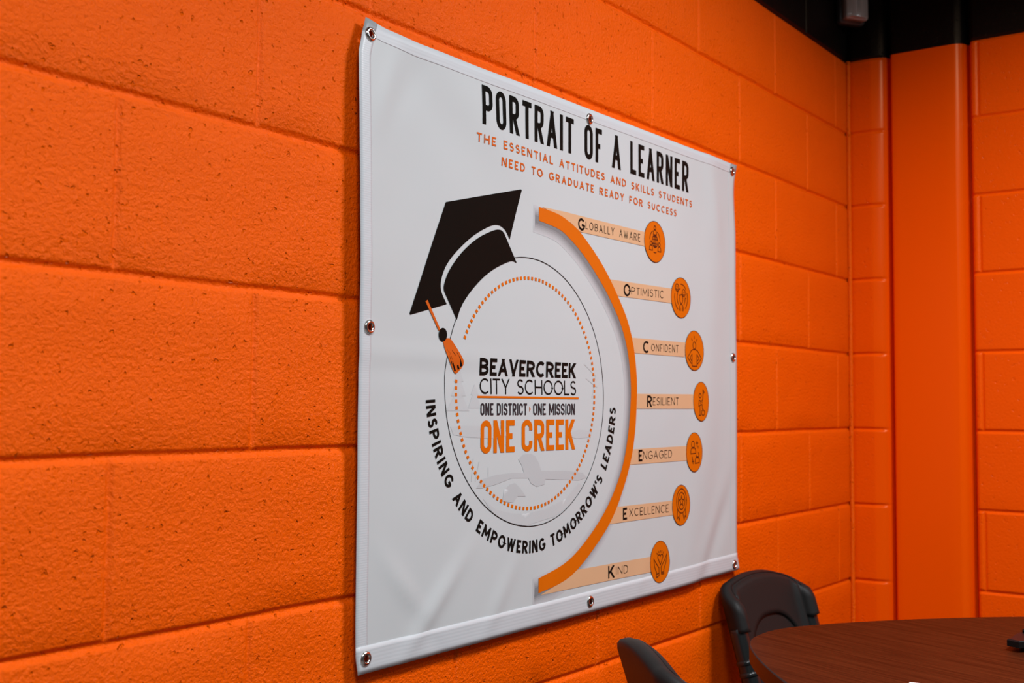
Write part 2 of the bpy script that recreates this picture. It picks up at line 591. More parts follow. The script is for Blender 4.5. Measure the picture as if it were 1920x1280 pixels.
def glyph(ch, ry):
    """strokes in the unit box; ry = height of the round ends (0.5 round, 0.2 condensed)"""
    r = ry
    ring = arc(.5, 1-r, .5, r, 0, 180) + arc(.5, r, .5, r, 180, 360) + [(1, 1-r)]
    cond = ry < 0.4
    def bowl(y0, y1, x=1.0):
        h = (y1-y0)/2
        rx = min(.62 if not cond else .5, x)
        hh = h if not cond else min(h, .16)
        return [(0, y1)] + [(x-rx, y1)] + arc(x-rx, y1-hh, rx, hh, 90, 0, 8)[1:] + arc(x-rx, y0+hh, rx, hh, 0, -90, 8) + [(0, y0)]
    if cond:
        C_ = [(1, .70)] + arc(.5, 1-r, .5, r, 0, 180) + arc(.5, r, .5, r, 180, 360) + [(1, .30)]
        S_ = [(1, .73)] + arc(.5, 1-r, .5, r, 0, 180, 12) + [(0, .72)] + arc(.5, .72, .5, .2, 180, 250, 6) + arc(.5, .28, .5, .2, 70, 0, 6) + arc(.5, r, .5, r, 0, -180, 12) + [(0, .27)]
        G_ = [(1, .70)] + arc(.5, 1-r, .5, r, 0, 180) + arc(.5, r, .5, r, 180, 360) + [(1, .46), (.52, .46)]
    else:
        C_ = arc(.56, .5, .56, .5, 48, 312, 26)
        S_ = arc(.5, .76, .46, .24, 30, 255, 14) + arc(.5, .26, .5, .26, 75, -150, 14)
        G_ = arc(.54, .5, .54, .5, 45, 350, 26) + [(1.02, .45), (.58, .45)]
    G = {
        'A': [[(0, 0), (.5, 1)], [(.5, 1), (1, 0)], [(.17, .30), (.83, .30)]],
        'B': [[(0, 0), (0, 1)], bowl(.52, 1, .92), bowl(0, .52, 1)],
        'C': [C_], 'G': [G_], 'S': [S_],
        'D': [[(0, 0), (0, 1)], ([(0, 1), (.35, 1)] + arc(.35, .5, .65, .5, 90, -90, 18) + [(0, 0)]) if not cond else ([(0, 1), (.45, 1)] + arc(.45, 1-r, .55, r, 90, 0, 8) + arc(.45, r, .55, r, 0, -90, 8) + [(0, 0)])],
        'E': [[(0, 0), (0, 1)], [(0, 1), (1, 1)], [(0, .5), (.9, .5)], [(0, 0), (1, 0)]],
        'F': [[(0, 0), (0, 1)], [(0, 1), (1, 1)], [(0, .48), (.88, .48)]],
        'H': [[(0, 0), (0, 1)], [(1, 0), (1, 1)], [(0, .5), (1, .5)]],
        'I': [[(.5, 0), (.5, 1)]],
        'K': [[(0, 0), (0, 1)], [(0, .36), (.97, 1)], [(.34, .58), (1, 0)]],
        'L': [[(0, 1), (0, 0)], [(0, 0), (1, 0)]],
        'M': [[(0, 0), (.06, 1)], [(.06, 1), (.5, .18)], [(.5, .18), (.94, 1)], [(.94, 1), (1, 0)]] if not cond else [[(0, 0), (0, 1)], [(0, 1), (.5, .15)], [(.5, .15), (1, 1)], [(1, 1), (1, 0)]],
        'N': [[(0, 0), (0, 1)], [(0, 1), (1, 0)], [(1, 0), (1, 1)]],
        'O': [ring],
        'P': [[(0, 0), (0, 1)], bowl(.42, 1)],
        'R': [[(0, 0), (0, 1)], bowl(.46, 1, .96), [(.45, .46), (1, 0)]],
        'T': [[(.5, 0), (.5, 1)], [(0, 1), (1, 1)]],
        'U': [[(0, 1), (0, r)] + arc(.5, r, .5, r, 180, 360) + [(1, 1)]],
        'V': [[(0, 1), (.5, 0)], [(.5, 0), (1, 1)]],
        'W': [[(0, 1), (.26, 0)], [(.26, 0), (.5, .95)], [(.5, .95), (.74, 0)], [(.74, 0), (1, 1)]],
        'X': [[(0, 0), (1, 1)], [(0, 1), (1, 0)]],
        'Y': [[(0, 1), (.5, .42)], [(1, 1), (.5, .42)], [(.5, .42), (.5, 0)]],
        "'": [[(.5, .68), (.62, 1)]],
    }
    return G[ch]
WID = {'I': 0, 'M': 1.3, 'W': 1.5, 'A': 1.1, 'V': 1.06, 'O': 1.25, 'C': 1.1, 'G': 1.18, 'L': .72, 'E': .76, 'F': .74, 'S': .82, 'T': .86, 'N': 1.06, ' ': .6, "'": .2}
WIDC = {'I': 0, 'M': 1.35, 'W': 1.5, 'A': 1.12, 'V': 1.1, 'L': .82, 'E': .82, 'F': .8, 'T': .92, ' ': .45, "'": .2}

def text_strokes(P, txt, width, H, T, gap, ry, fn, space=None):
    """set txt in a box of width x H, pen T, gap = space between letters; fn(x, y) -> banner"""
    tabw = WID if ry > 0.4 else WIDC
    units = sum(0 if c == 'I' else tabw.get(c, 1) for c in txt if c != ' ')
    nI = txt.count('I')
    nsp = txt.count(' ')
    spw = space if space is not None else None
    gaps = (len(txt)-1)*gap
    if spw is None:
        units += nsp*tabw[' ']
        Wd = (width - gaps - nI*T)/units
        spw = tabw[' ']*Wd
    else:
        Wd = (width - gaps - nI*T - nsp*spw)/units
    x = 0.0
    for c in txt:
        if c == ' ':
            x += spw + gap
            continue
        w_ = T if c == 'I' else tabw.get(c, 1)*Wd
        for st in glyph(c, ry):
            pts_ = [(x + T/2 + p[0]*(w_-T), T/2 + p[1]*(H-T)) for p in st]
            if len(pts_) == 2:
                a, b = Vector(pts_[0]), Vector(pts_[1])
                d = (b-a).normalized()
                diag = abs(d.x) > 0.02 and abs(d.y) > 0.02
                if diag:
                    # a slanted stroke, its ends cut level with the line of type
                    hw = T/2/abs(d.y)
                    ya = 0 if a.y < T else (H if a.y > H-T else a.y)
                    yb = 0 if b.y < T else (H if b.y > H-T else b.y)
                    xa = a.x + d.x/d.y*(ya-a.y); xb = b.x + d.x/d.y*(yb-b.y)
                    xa = min(max(xa, x+hw*0.9), x+w_-hw*0.9); xb = min(max(xb, x+hw*0.9), x+w_-hw*0.9)
                    n = max(1, int(abs(yb-ya)/0.012))
                    A = [fn(xa+(xb-xa)*i/n-hw, ya+(yb-ya)*i/n) for i in range(n+1)]
                    B = [fn(xa+(xb-xa)*i/n+hw, ya+(yb-ya)*i/n) for i in range(n+1)]
                    P.strip(A, B)
                    continue
                a -= d*T/2; b += d*T/2
                if c in 'EFAX' and abs(d.x) > 0.9 and 0.1 < st[0][1] < 0.9:
                    a += d*T/2; b -= d*T/2
                if c == 'Y' and st[0] == (.5, .42):
                    a += d*T*0.3
                n = max(1, int((b-a).length/0.012))
                nn = Vector((-d.y, d.x))*T/2
                A = [fn(*(a+(b-a)*i/n+nn)) for i in range(n+1)]
                B = [fn(*(a+(b-a)*i/n-nn)) for i in range(n+1)]
                P.strip(A, B)
            else:
                closed = (Vector(pts_[0])-Vector(pts_[-1])).length < 1e-6
                if closed:
                    pts_ = pts_[:-1]
                # drop doubled points
                q = [pts_[0]]
                for p in pts_[1:]:
                    if (Vector(p)-Vector(q[-1])).length > 1e-6:
                        q.append(p)
                P.line(q, T, closed, fn=lambda p: fn(p[0], p[1]))
        x += w_ + gap

def boxfn(q, width, H):
    TL, BL, TR, BR = q
    def f(x, y):
        s, t = x/width, y/H
        return tuple((BL[i]*(1-s)+BR[i]*s)*(1-t) + (TL[i]*(1-s)+TR[i]*s)*t for i in range(2))
    return f
def put_text(P, txt, q, T, gap, ry, space=None):
    width = (q[2][0]+q[3][0]-q[0][0]-q[1][0])/2
    H = (q[0][1]+q[2][1]-q[1][1]-q[3][1])/2
    text_strokes(P, txt, width, H, T, gap, ry, boxfn(q, width, H), space)

def bez(pts, n=8):
    return [tuple(p[:2]) for p in smooth_path([(a, b, 0) for a, b in pts], n)]

# headline
P = Print(); put_text(P, 'PORTRAIT OF A LEARNER', [(0.4411, 1.9846), (0.4415, 1.9222), (1.1439, 1.9835), (1.1436, 1.9212)], 0.0090, 0.0095, 0.2, 0.0165)
P.build('title_lettering', INK_K, banner, 0.0006, 'tall black headline lettering')
P = Print(); put_text(P, 'THE ESSENTIAL ATTITUDES AND SKILLS STUDENTS', [(0.4290, 1.9064), (0.4295, 1.8924), (1.159, 1.9064), (1.1589, 1.8922)], 0.0027, 0.0058, 0.5, 0.0085)
P.build('subtitle_lettering', INK_R, banner, 0.0006, 'orange subtitle, upper line')
P = Print(); put_text(P, 'NEED TO GRADUATE READY FOR SUCCESS', [(0.4937, 1.8787), (0.4938, 1.8647), (1.091, 1.8780), (1.0909, 1.864)], 0.0027, 0.0058, 0.5, 0.0085)
P.build('subtitle_lettering', INK_R, banner, 0.0006, 'orange subtitle, lower line')

# big orange arc with its printed grey drop shade
AO = bez([(0.6005, 1.8134), (0.6599, 1.8095), (0.6988, 1.7995), (0.7378, 1.7835), (0.8024, 1.7395), (0.8590, 1.6856), (0.8962, 1.6393), (0.9192, 1.5913), (0.9298, 1.5421), (0.9313, 1.5000), (0.9249, 1.4348), (0.9054, 1.3733), (0.8573, 1.2956), (0.7954, 1.2411), (0.7047, 1.1907), (0.6055, 1.1732)], 5)
AI = bez([(0.6005, 1.7903), (0.6601, 1.7842), (0.697, 1.7714), (0.7403, 1.7489), (0.7946, 1.7097), (0.8392, 1.6691), (0.8737, 1.6273), (0.8962, 1.5833), (0.9072, 1.5365), (0.9082, 1.4897), (0.8984, 1.4289), (0.8762, 1.3685), (0.8351, 1.3116), (0.7754, 1.2612), (0.6984, 1.2187), (0.6055, 1.1974)], 5)
P = Print(); P.strip(AO, AI); P.big = True
P.build('arc_band', INK_O, banner, 0.0009, 'thick orange arc')
LEVELS = [(0.0115, 0.485), (0.0085, 0.462), (0.0060, 0.425), (0.0035, 0.375), (0.001, 0.32), (-0.002, 0.26), (-0.005, 0.20)]
sh_mats = [mat('grey_shade_ink', (g*0.985, g*0.995, g*1.02), 0.42, spec=0.2) for _, g in LEVELS]
def offset(T, d):
    out = []
    for i in range(len(T)):
        a, b = Vector(T[max(i-1, 0)]), Vector(T[min(i+1, len(T)-1)])
        t = (b-a).normalized()
        out.append((T[i][0] - t.y*d, T[i][1] + t.x*d))       # to the left of travel = outwards
    return out
bm = bmesh.new()
for k, (d, g) in enumerate(LEVELS):
    # a copy of the band shifted down and left, a little fatter for each paler tone
    A, B = offset(AO, d), offset(AI, -d)
    A = [(p[0]-0.0105, p[1]-0.0100) for p in A]
    B = [(p[0]-0.0105, p[1]-0.0100) for p in B]
    x0, x1 = 0.5995-0.0075-d*0.6, 0.6045-0.0075-d*0.6
    A = [(x0, A[0][1])] + A + [(x1, A[-1][1])]
    B = [(x0, B[0][1])] + B + [(x1, B[-1][1])]
    t = bmesh.new()
    va = [t.verts.new((p[0], 0, p[1])) for p in A]
    vb = [t.verts.new((p[0], 0, p[1])) for p in B]
    for i in range(len(A)-1):
        t.faces.new((va[i], va[i+1], vb[i+1], vb[i]))
    for ax, lo_, hi_ in ((0, 0.56, 0.95), (2, 1.13, 1.84)):
        x = lo_
        no = Vector((1, 0, 0)) if ax == 0 else Vector((0, 0, 1))
        while x < hi_:
            bmesh.ops.bisect_plane(t, geom=t.verts[:]+t.edges[:]+t.faces[:], plane_co=no*x, plane_no=no)
            x += 0.012
    for v in t.verts:
        v.co.y = ysurf(v.co.x, v.co.z) - 0.00020 - 0.00006*k
    for f in t.faces:
        f.material_index = k
        f.smooth = True
        f.normal_update()
        if f.normal.y > 0:
            f.normal_flip()
    tm = bpy.data.meshes.new('t'); t.to_mesh(tm); t.free()
    bm.from_mesh(tm); bpy.data.meshes.remove(tm)
me = bpy.data.meshes.new('arc_shade')
bm.to_mesh(me); bm.free()
for m_ in sh_mats:
    me.materials.append(m_)
o = link(bpy.data.objects.new('arc_shade', me), banner)
o['label'] = 'soft grey printed shade inside the arc'

# seven ribbons with words, seven round badges with line icons
RIB = [
 ('GLOBALLY AWARE', [(0.6090, 1.8150), (0.68, 1.8166), (0.9614, 1.8164), (0.9595, 1.7887), (0.7313, 1.788), (0.70, 1.80)], [(0.7237, 1.8131), (0.7238, 1.7913), (0.7452, 1.8122), (0.7453, 1.7903)], [(0.7488, 1.8091), (0.7489, 1.7955), (0.9414, 1.8101), (0.9414, 1.7954)]),
 ('OPTIMISTIC', [(0.8258, 1.713), (1.07, 1.7163), (1.0695, 1.6869), (0.8447, 1.6847)], [(0.8809, 1.7101), (0.881, 1.6866), (0.905, 1.7102), (0.9051, 1.6871)], [(0.909, 1.7057), (0.909, 1.6924), (1.0345, 1.709), (1.0345, 1.6937)]),
 ('CONFIDENT', [(0.9081, 1.6102), (1.1292, 1.6112), (1.1267, 1.5817), (0.9032, 1.5815)], [(0.9537, 1.6066), (0.9537, 1.5835), (0.9766, 1.6065), (0.9765, 1.5834)], [(0.985, 1.6019), (0.9849, 1.5883), (1.098, 1.6043), (1.0979, 1.5892)]),
 ('RESILIENT', [(0.9192, 1.5047), (1.1641, 1.5063), (1.1639, 1.4767), (0.9192, 1.4766)], [(0.9702, 1.5022), (0.9702, 1.48), (0.9891, 1.5023), (0.9891, 1.48)], [(0.9924, 1.4987), (0.9924, 1.4834), (1.0976, 1.4991), (1.0975, 1.4842)]),
 ('ENGAGED', [(0.9034, 1.4005), (1.1329, 1.4016), (1.1327, 1.372), (0.8868, 1.3723)], [(0.9382, 1.399), (0.9382, 1.3769), (0.9526, 1.3991), (0.9526, 1.3769)], [(0.9557, 1.3958), (0.9557, 1.3803), (1.0702, 1.3953), (1.0701, 1.3797)]),
 ('EXCELLENCE', [(0.8469, 1.2973), (1.0748, 1.295), (1.0747, 1.2667), (0.8228, 1.2679)], [(0.8797, 1.2937), (0.8797, 1.2717), (0.8947, 1.2937), (0.8947, 1.2716)], [(0.9029, 1.2906), (0.9029, 1.2765), (1.0566, 1.2889), (1.0565, 1.2735)]),
 ('KIND', [(0.7108, 1.1983), (0.9839, 1.1942), (0.9839, 1.1651), (0.6105, 1.1696), (0.66, 1.181)], [(0.8273, 1.1935), (0.8274, 1.1707), (0.8497, 1.1926), (0.8498, 1.1705)], [(0.8548, 1.1891), (0.8549, 1.1748), (0.8969, 1.1885), (0.897, 1.1734)]),
]
BADGE = [(0.999, 1.802, 0.0417, 0.0402), (1.1081, 1.7009, 0.0421, 0.0407), (1.1668, 1.5964, 0.0397, 0.0407), (1.1937, 1.4917, 0.0325, 0.0404), (1.1622, 1.388, 0.0331, 0.0399), (1.1067, 1.2841, 0.0352, 0.04), (1.0191, 1.1807, 0.0382, 0.04)]
# icons: lines in a circle of radius 1
def ell(cx, cy, rx, ry_, a0=0, a1=360, n=20):
    return arc(cx, cy, rx, ry_, a0, a1, n)
def person(cx, cy, k):
    return [ell(cx, cy+.34*k, .17*k, .2*k), [(cx-.3*k, cy-.32*k)] + ell(cx, cy-.1*k, .27*k, .25*k, 170, 10, 10) + [(cx+.3*k, cy-.32*k), (cx-.3*k, cy-.32*k)]]
def smile(cx, cy, k):
    return [ell(cx, cy, .18*k, .2*k), ell(cx, cy-.02, .1*k, .1*k, 200, 340, 6), [(cx-.06*k, cy+.06*k), (cx-.06*k, cy+.02*k)], [(cx+.06*k, cy+.06*k), (cx+.06*k, cy+.02*k)]]
def star(cx, cy, r):
    p = []
    for i in range(11):
        rr = r if i % 2 == 0 else r*.45
        p.append((cx+rr*math.sin(math.pi*i/5), cy+rr*math.cos(math.pi*i/5)))
    return p
ICON = [
 person(0, .55, .55) + person(-.42, -.3, .55) + person(.46, -.3, .55) + [ell(0, .02, .3, .33), ell(0, .02, .13, .33), [(-.28, .12), (.28, .12)], [(-.28, -.1), (.28, -.1)], [(-.2, .26), (.2, .26)], [(-.2, -.22), (.2, -.22)], [(0, .35), (0, -.31)], ell(0, .02, .55, .58, 115, 175), ell(0, .02, .55, .58, 65, 5), ell(0, .02, .55, .6, 255, 285)],
 smile(-.45, .52, 1) + smile(.3, .28, 1) + [ell(0, 0, .72, .74, 40, 95), ell(0, 0, .72, .74, 165, 240), ell(0, 0, .72, .74, -50, 25), ell(0, 0, .45, .5, 100, 230), ell(0, 0, .45, .5, -45, 5), ell(.02, -.06, .18, .24), [(-.18, -.72), (-.18, -.5), (-.05, -.36), (.1, -.36), (.24, -.5), (.24, -.72)], [(-.08, -.72), (-.08, -.52)], [(.13, -.72), (.13, -.52)], [(-.22, .16), (-.16, .1)], [(.5, .0), (.58, .0)]],
 [ell(0, .28, .17, .2), [(0, .8), (0, .64)], [(-.34, .66), (-.22, .52)], [(.34, .66), (.22, .52)], [(-.12, .06), (-.35, .0), (-.8, -.4), (-.38, -.72), (-.28, -.66), (-.28, -.2)], [(.12, .06), (.35, .0), (.8, -.4), (.38, -.72), (.28, -.66), (.28, -.2)], [(-.12, .06), (.12, .06)], [(-.28, -.2), (-.52, -.42), (-.3, -.6)], [(.28, -.2), (.52, -.42), (.3, -.6)], [(-.3, -.86), (.3, -.86)], [(-.28, -.6), (-.28, -.86)], [(.28, -.6), (.28, -.86)]],
 [ell(-.16, .32, .15, .12), [(.25, .66), (.42, .52), (.25, .42), (.25, .66)], [(.25, .42), (.2, .1), (.02, .02), (-.3, .06), (-.36, -.28)], [(-.36, -.28), (-.16, -.22), (.1, -.16), (.12, -.4), (.3, -.5)], [(-.1, .02), (-.06, -.2)], [(-.2, -.3), (-.2, -.72)], ell(.22, -.62, .22, .15), [(.1, .0), (.1, -.1)], [(-.36, -.76), (-.1, -.76)]],
 [ell(-.2, .42, .2, .2), [(-.5, -.08)] + ell(-.18, .02, .34, .26, 180, 0, 12) + [(.16, -.06), (-.5, -.08)], ell(.4, -.16, .18, .16, 180, 420, 10), [(.06, -.62)] + ell(.36, -.46, .28, .2, 180, 0, 12) + [(.64, -.6), (.06, -.62)], [(.36, .64), (.36, .3)], [(.22, .5), (.5, .5)], [(.5, .2), (.5, .34)], [(-.32, -.24), (-.32, -.4)], [(-.28, -.36), (-.2, -.66)], [(-.38, -.5), (-.08, -.5)]],
 [ell(.05, .22, .62, .66), ell(.05, .22, .42, .46), star(.05, .2, .28), [(-.45, -.2), (-.5, -.72), (-.36, -.62), (-.24, -.82), (-.1, -.4)], [(.5, -.2), (.6, -.68), (.46, -.6), (.36, -.8), (.2, -.42)]],
 [[(.05, -.16), (-.22, .2)] + ell(-.1, .26, .15, .12, 190, 10, 8) + ell(.2, .26, .15, .12, 170, -10, 8) + [(.32, .2), (.05, -.16)], [(-.68, .2), (-.62, -.2), (-.4, -.52), (-.4, -.78), (-.12, -.7), (-.12, -.3), (-.46, -.02), (-.68, .2)], [(.78, .34), (.68, -.1), (.42, -.44), (.42, -.66), (.14, -.64), (.12, -.28), (.5, .02), (.78, .34)], [(-.42, -.62), (-.1, -.56)], [(.12, -.56), (.44, -.56)], [(-.28, .4), (-.34, .5)], [(-.1, .46), (-.12, .58)], [(.06, .48), (.06, .6)], [(.2, .46), (.24, .58)], [(.36, .4), (.42, .5)]],
]
for k, (word, rib, capq, txtq) in enumerate(RIB):
    P = Print(); P.poly(rib, big=True)
    rb = P.build('word_ribbon', INK_T, banner, 0.0007, 'tan ribbon with the word ' + word.title())
    P = Print(); put_text(P, word[0], capq, 0.0040, 0.002, 0.5)
    rest = word[1:]
    if k == 0:
        put_text(P, rest, txtq, 0.0013, 0.0052, 0.5, 0.0075)
    else:
        put_text(P, rest, txtq, 0.0013, 0.0050, 0.5)
    P.build('lettering', INK_K, rb, 0.0011)
    cx, cz, rx, rz_ = BADGE[k]
    P = Print(); P.poly([(cx+rx*math.cos(2*math.pi*i/48), cz+rz_*math.sin(2*math.pi*i/48)) for i in range(48)], big=True)
    bd = P.build('badge', INK_O, banner, 0.0010, 'round orange badge after the word ' + word.title())
    P = Print(); P.line([(cx+rx*math.cos(2*math.pi*i/48), cz+rz_*math.sin(2*math.pi*i/48)) for i in range(48)], 0.0011, True)
    P.build('rim_line', INK_ICON, bd, 0.0012)
    P = Print()
    for st in ICON[k]:
        q = [st[0]]
        for p in st[1:]:
            if (Vector(p)-Vector(q[-1])).length > 1e-4:
                q.append(p)
        closed = (Vector(q[0])-Vector(q[-1])).length < 1e-4 and len(q) > 3
        if closed:
            q = q[:-1]
        P.line([(cx+p[0]*rx*0.92, cz+p[1]*rz_*0.92) for p in q], 0.0019, closed)
    P.build('icon', INK_ICON, bd, 0.0013)

# the round seal
SE_C, SE_A = (0.5848, 1.5046), ((0.2262, -0.004), (-0.004, 0.2203))
def on_seal(a, k=1.0):
    x, y = math.cos(a)*k, math.sin(a)*k
    return (SE_C[0] + SE_A[0][0]*x + SE_A[0][1]*y, SE_C[1] + SE_A[1][0]*x + SE_A[1][1]*y)
seal = Print(); seal.line([on_seal(2*math.pi*i/160) for i in range(160)], 0.0013, True)
seal_o = seal.build('seal_ring', INK_K, banner, 0.0006, 'thin black circle')
P = Print()
ND = 118
for i in range(ND):
    a = 2*math.pi*(i+0.5)/ND
    da = 2*math.pi/ND*0.25
    c = []
    for aa, k in ((a-da, -0.0028), (a+da, -0.0028), (a+da, 0.0028), (a-da, 0.0028)):
        c.append((0.5826 + (0.197+k)*math.cos(aa), 1.5026 + (0.1888+k)*math.sin(aa)))
    if 2.72 < a < 3.02:
        continue
    P.quad(*c)
P.build('dotted_ring', INK_O, banner, 0.0006, 'ring of small orange dashes')

# faint landscape printed in the seal
P = Print()
for pl in ([(0.4548, 1.3369), (0.4881, 1.3182), (0.5281, 1.3094), (0.568, 1.3057), (0.6218, 1.3088), (0.6864, 1.3224), (0.7285, 1.3475), (0.7458, 1.3401), (0.7032, 1.3123), (0.6538, 1.295), (0.5683, 1.2864), (0.5168, 1.2964), (0.4812, 1.3123)],
           [(0.3937, 1.5392), (0.3811, 1.5172), (0.3875, 1.5173), (0.3738, 1.4954), (0.3814, 1.4955), (0.364, 1.4731), (0.4181, 1.473), (0.4021, 1.4957), (0.4099, 1.4958), (0.3992, 1.5175), (0.4044, 1.5176)],
           [(0.4309, 1.514), (0.4218, 1.4975), (0.4258, 1.4976), (0.4155, 1.4771), (0.4476, 1.4771), (0.4365, 1.4977), (0.4419, 1.4977)],
           [(0.3732, 1.4492), (0.4053, 1.4504), (0.4866, 1.4478), (0.5297, 1.4344), (0.4868, 1.4293), (0.4187, 1.4323), (0.3797, 1.4371)],
           [(0.6857, 1.4317), (0.728, 1.4402), (0.7719, 1.4368), (0.7683, 1.4255), (0.7195, 1.4246)]):
    P.poly(pl, big=True)
for a, b in (((0.745, 1.555), (0.785, 1.535)), ((0.752, 1.53), (0.79, 1.515)), ((0.785, 1.535), (0.772, 1.495)), ((0.43, 1.40), (0.425, 1.365)), ((0.445, 1.395), (0.435, 1.365)), ((0.468, 1.385), (0.468, 1.365))):
    P.line([a, b], 0.002)
land = P.build('faint_landscape', INK_F2, banner, 0.0003, 'very pale grey landscape print inside the seal')
P = Print()
P.poly([(0.5478, 1.3945), (0.5596, 1.4019), (0.5823, 1.4029), (0.5946, 1.3982), (0.6055, 1.3864), (0.6119, 1.3738), (0.6861, 1.3706), (0.7405, 1.3646), (0.7545, 1.3555), (0.7285, 1.3521), (0.6246, 1.3591), (0.6215, 1.3504), (0.5981, 1.3481), (0.5827, 1.3541), (0.575, 1.3632), (0.5305, 1.3653), (0.4877, 1.3574), (0.4532, 1.3534), (0.437, 1.3543), (0.453, 1.3674), (0.4875, 1.3724), (0.5304, 1.3739), (0.5629, 1.3724), (0.5568, 1.3847)], big=True)
P.poly([(0.5049, 1.3296), (0.509, 1.3478), (0.5233, 1.3555), (0.5379, 1.3573), (0.5527, 1.3479), (0.5678, 1.3342), (0.5454, 1.3355), (0.5338, 1.326)], big=True)
P.build('faint_bank', INK_F, land, 0.0004)

# words in the seal
P = Print(); put_text(P, 'BEAVERCREEK', [(0.4433, 1.5556), (0.4437, 1.528), (0.7187, 1.5554), (0.7189, 1.5295)], 0.0055, 0.0033, 0.5)
P.build('seal_lettering', INK_K, banner, 0.0006, 'bold black lettering in the seal')
P = Print(); put_text(P, 'CITY SCHOOLS', [(0.4437, 1.5238), (0.4441, 1.4993), (0.7189, 1.5247), (0.7191, 1.4997)], 0.0027, 0.0036, 0.5)
P.build('seal_lettering', INK_K, banner, 0.0006, 'thin black lettering in the seal')
P = Print(); P.quad((0.4379, 1.4963), (0.7277, 1.4963), (0.7277, 1.4930), (0.4379, 1.4930)); P.big = True
P.build('rule_line', INK_O, banner, 0.0006, 'orange rule under the lettering')
P = Print()
put_text(P, 'ONE DISTRICT', [(0.4457, 1.485), (0.446, 1.4662), (0.5709, 1.4851), (0.5711, 1.466)], 0.0031, 0.0022, 0.2)
put_text(P, 'ONE MISSION', [(0.5883, 1.4852), (0.5885, 1.4659), (0.7157, 1.4854), (0.7158, 1.466)], 0.0031, 0.0022, 0.2)
P.build('seal_lettering', INK_G, banner, 0.0006, 'small narrow dark lettering in the seal')
P = Print(); P.poly([(0.5775, 1.4799), (0.5810, 1.4758), (0.5775, 1.4716)])
P.build('chevron_mark', INK_O, banner, 0.0006, 'small orange arrowhead')
P = Print()
put_text(P, 'ONE', [(0.4465, 1.4583), (0.4471, 1.4069), (0.5365, 1.4583), (0.5371, 1.4069)], 0.0090, 0.0052, 0.2)
put_text(P, 'CREEK', [(0.5561, 1.4586), (0.5566, 1.4067), (0.7159, 1.4580), (0.7162, 1.4062)], 0.0090, 0.0052, 0.2)
P.build('seal_lettering', INK_O, banner, 0.0006, 'large orange lettering in the seal')

# motto round the foot of the seal
txt = "INSPIRING AND EMPOWERING TOMORROW'S LEADERS"
A0, A1 = math.radians(184.5), math.radians(355.2)
Rb = 0.2672
K0, K1 = 0.2672/0.2233, 0.2463/0.2233
length = (A1-A0)*0.257
def motto(x, y):
    a = A0 + (A1-A0)*x/length
    return on_seal(a, K0 + (K1-K0)*y/0.0212) if True else None
P = Print(); text_strokes(P, txt, length, 0.0212, 0.0043, 0.0040, 0.5, motto, 0.0095)
P.build('motto_lettering', INK_K, banner, 0.0006, 'bold black motto curved under the seal')

# mortarboard
P = Print()
P.poly([(0.3556, 1.7858), (0.5480, 1.8350), (0.5501, 1.8335), (0.5188, 1.7487)] + bez([(0.5188, 1.7487), (0.5120, 1.7572), (0.504, 1.7639), (0.4886, 1.7682), (0.4661, 1.7636), (0.4253, 1.7441), (0.3869, 1.7177), (0.3608, 1.6935), (0.3479, 1.6706), (0.3471, 1.6516), (0.3604, 1.6325)], 4)[1:] + [(0.2775, 1.611), (0.2757, 1.613)], big=True)
capo = P.build('graduation_cap', INK_K, banner, 0.0007, 'black mortarboard print')
P = Print()
P.poly(bez([(0.5041, 1.7564), (0.4944, 1.7610), (0.4746, 1.7578), (0.4334, 1.7401), (0.3947, 1.7138), (0.366, 1.6844), (0.3537, 1.6615), (0.3538, 1.6522)], 4) + bez([(0.3849, 1.6103), (0.3958, 1.6318), (0.4184, 1.6561), (0.4505, 1.6811), (0.4837, 1.6995), (0.5222, 1.714), (0.5387, 1.7127)], 4), big=True)
P.build('cap_band', INK_K, capo, 0.0008)
P = Print(); P.poly([(0.3104, 1.633), (0.3154, 1.6354), (0.346, 1.5937), (0.3418, 1.5918)])
P.build('tassel_string', INK_R, capo, 0.0010, 'red-orange tassel string')
P = Print(); P.poly([(0.3518+0.0098*math.cos(i*math.pi/12), 1.5864+0.0100*math.sin(i*math.pi/12)) for i in range(24)])
P.build('tassel_knob', INK_K, capo, 0.0012)
P = Print()
P.poly(bez([(0.3521, 1.5790), (0.3586, 1.5810), (0.3694, 1.5812), (0.3801, 1.5727), (0.3901, 1.5627), (0.4013, 1.55), (0.4009, 1.5413), (0.3895, 1.5314), (0.382, 1.53), (0.3704, 1.5441), (0.357, 1.5648), (0.3521, 1.5790)], 4)[:-1])
ts = P.build('tassel', INK_R, capo, 0.0010, 'red-orange tassel')
P = Print()
for pl in ([(0.3665, 1.5632), (0.3717, 1.5546), (0.3847, 1.5333), (0.3809, 1.5324)], [(0.3728, 1.565), (0.3805, 1.5581), (0.3934, 1.5366), (0.3892, 1.5349)], [(0.3843, 1.5623), (0.3935, 1.5522), (0.3998, 1.5416), (0.395, 1.5391)], [(0.3614, 1.567), (0.3691, 1.5529), (0.3769, 1.5401), (0.3718, 1.545)]):
    P.poly(pl)
P.build('tassel_strands', INK_K, ts, 0.0012)

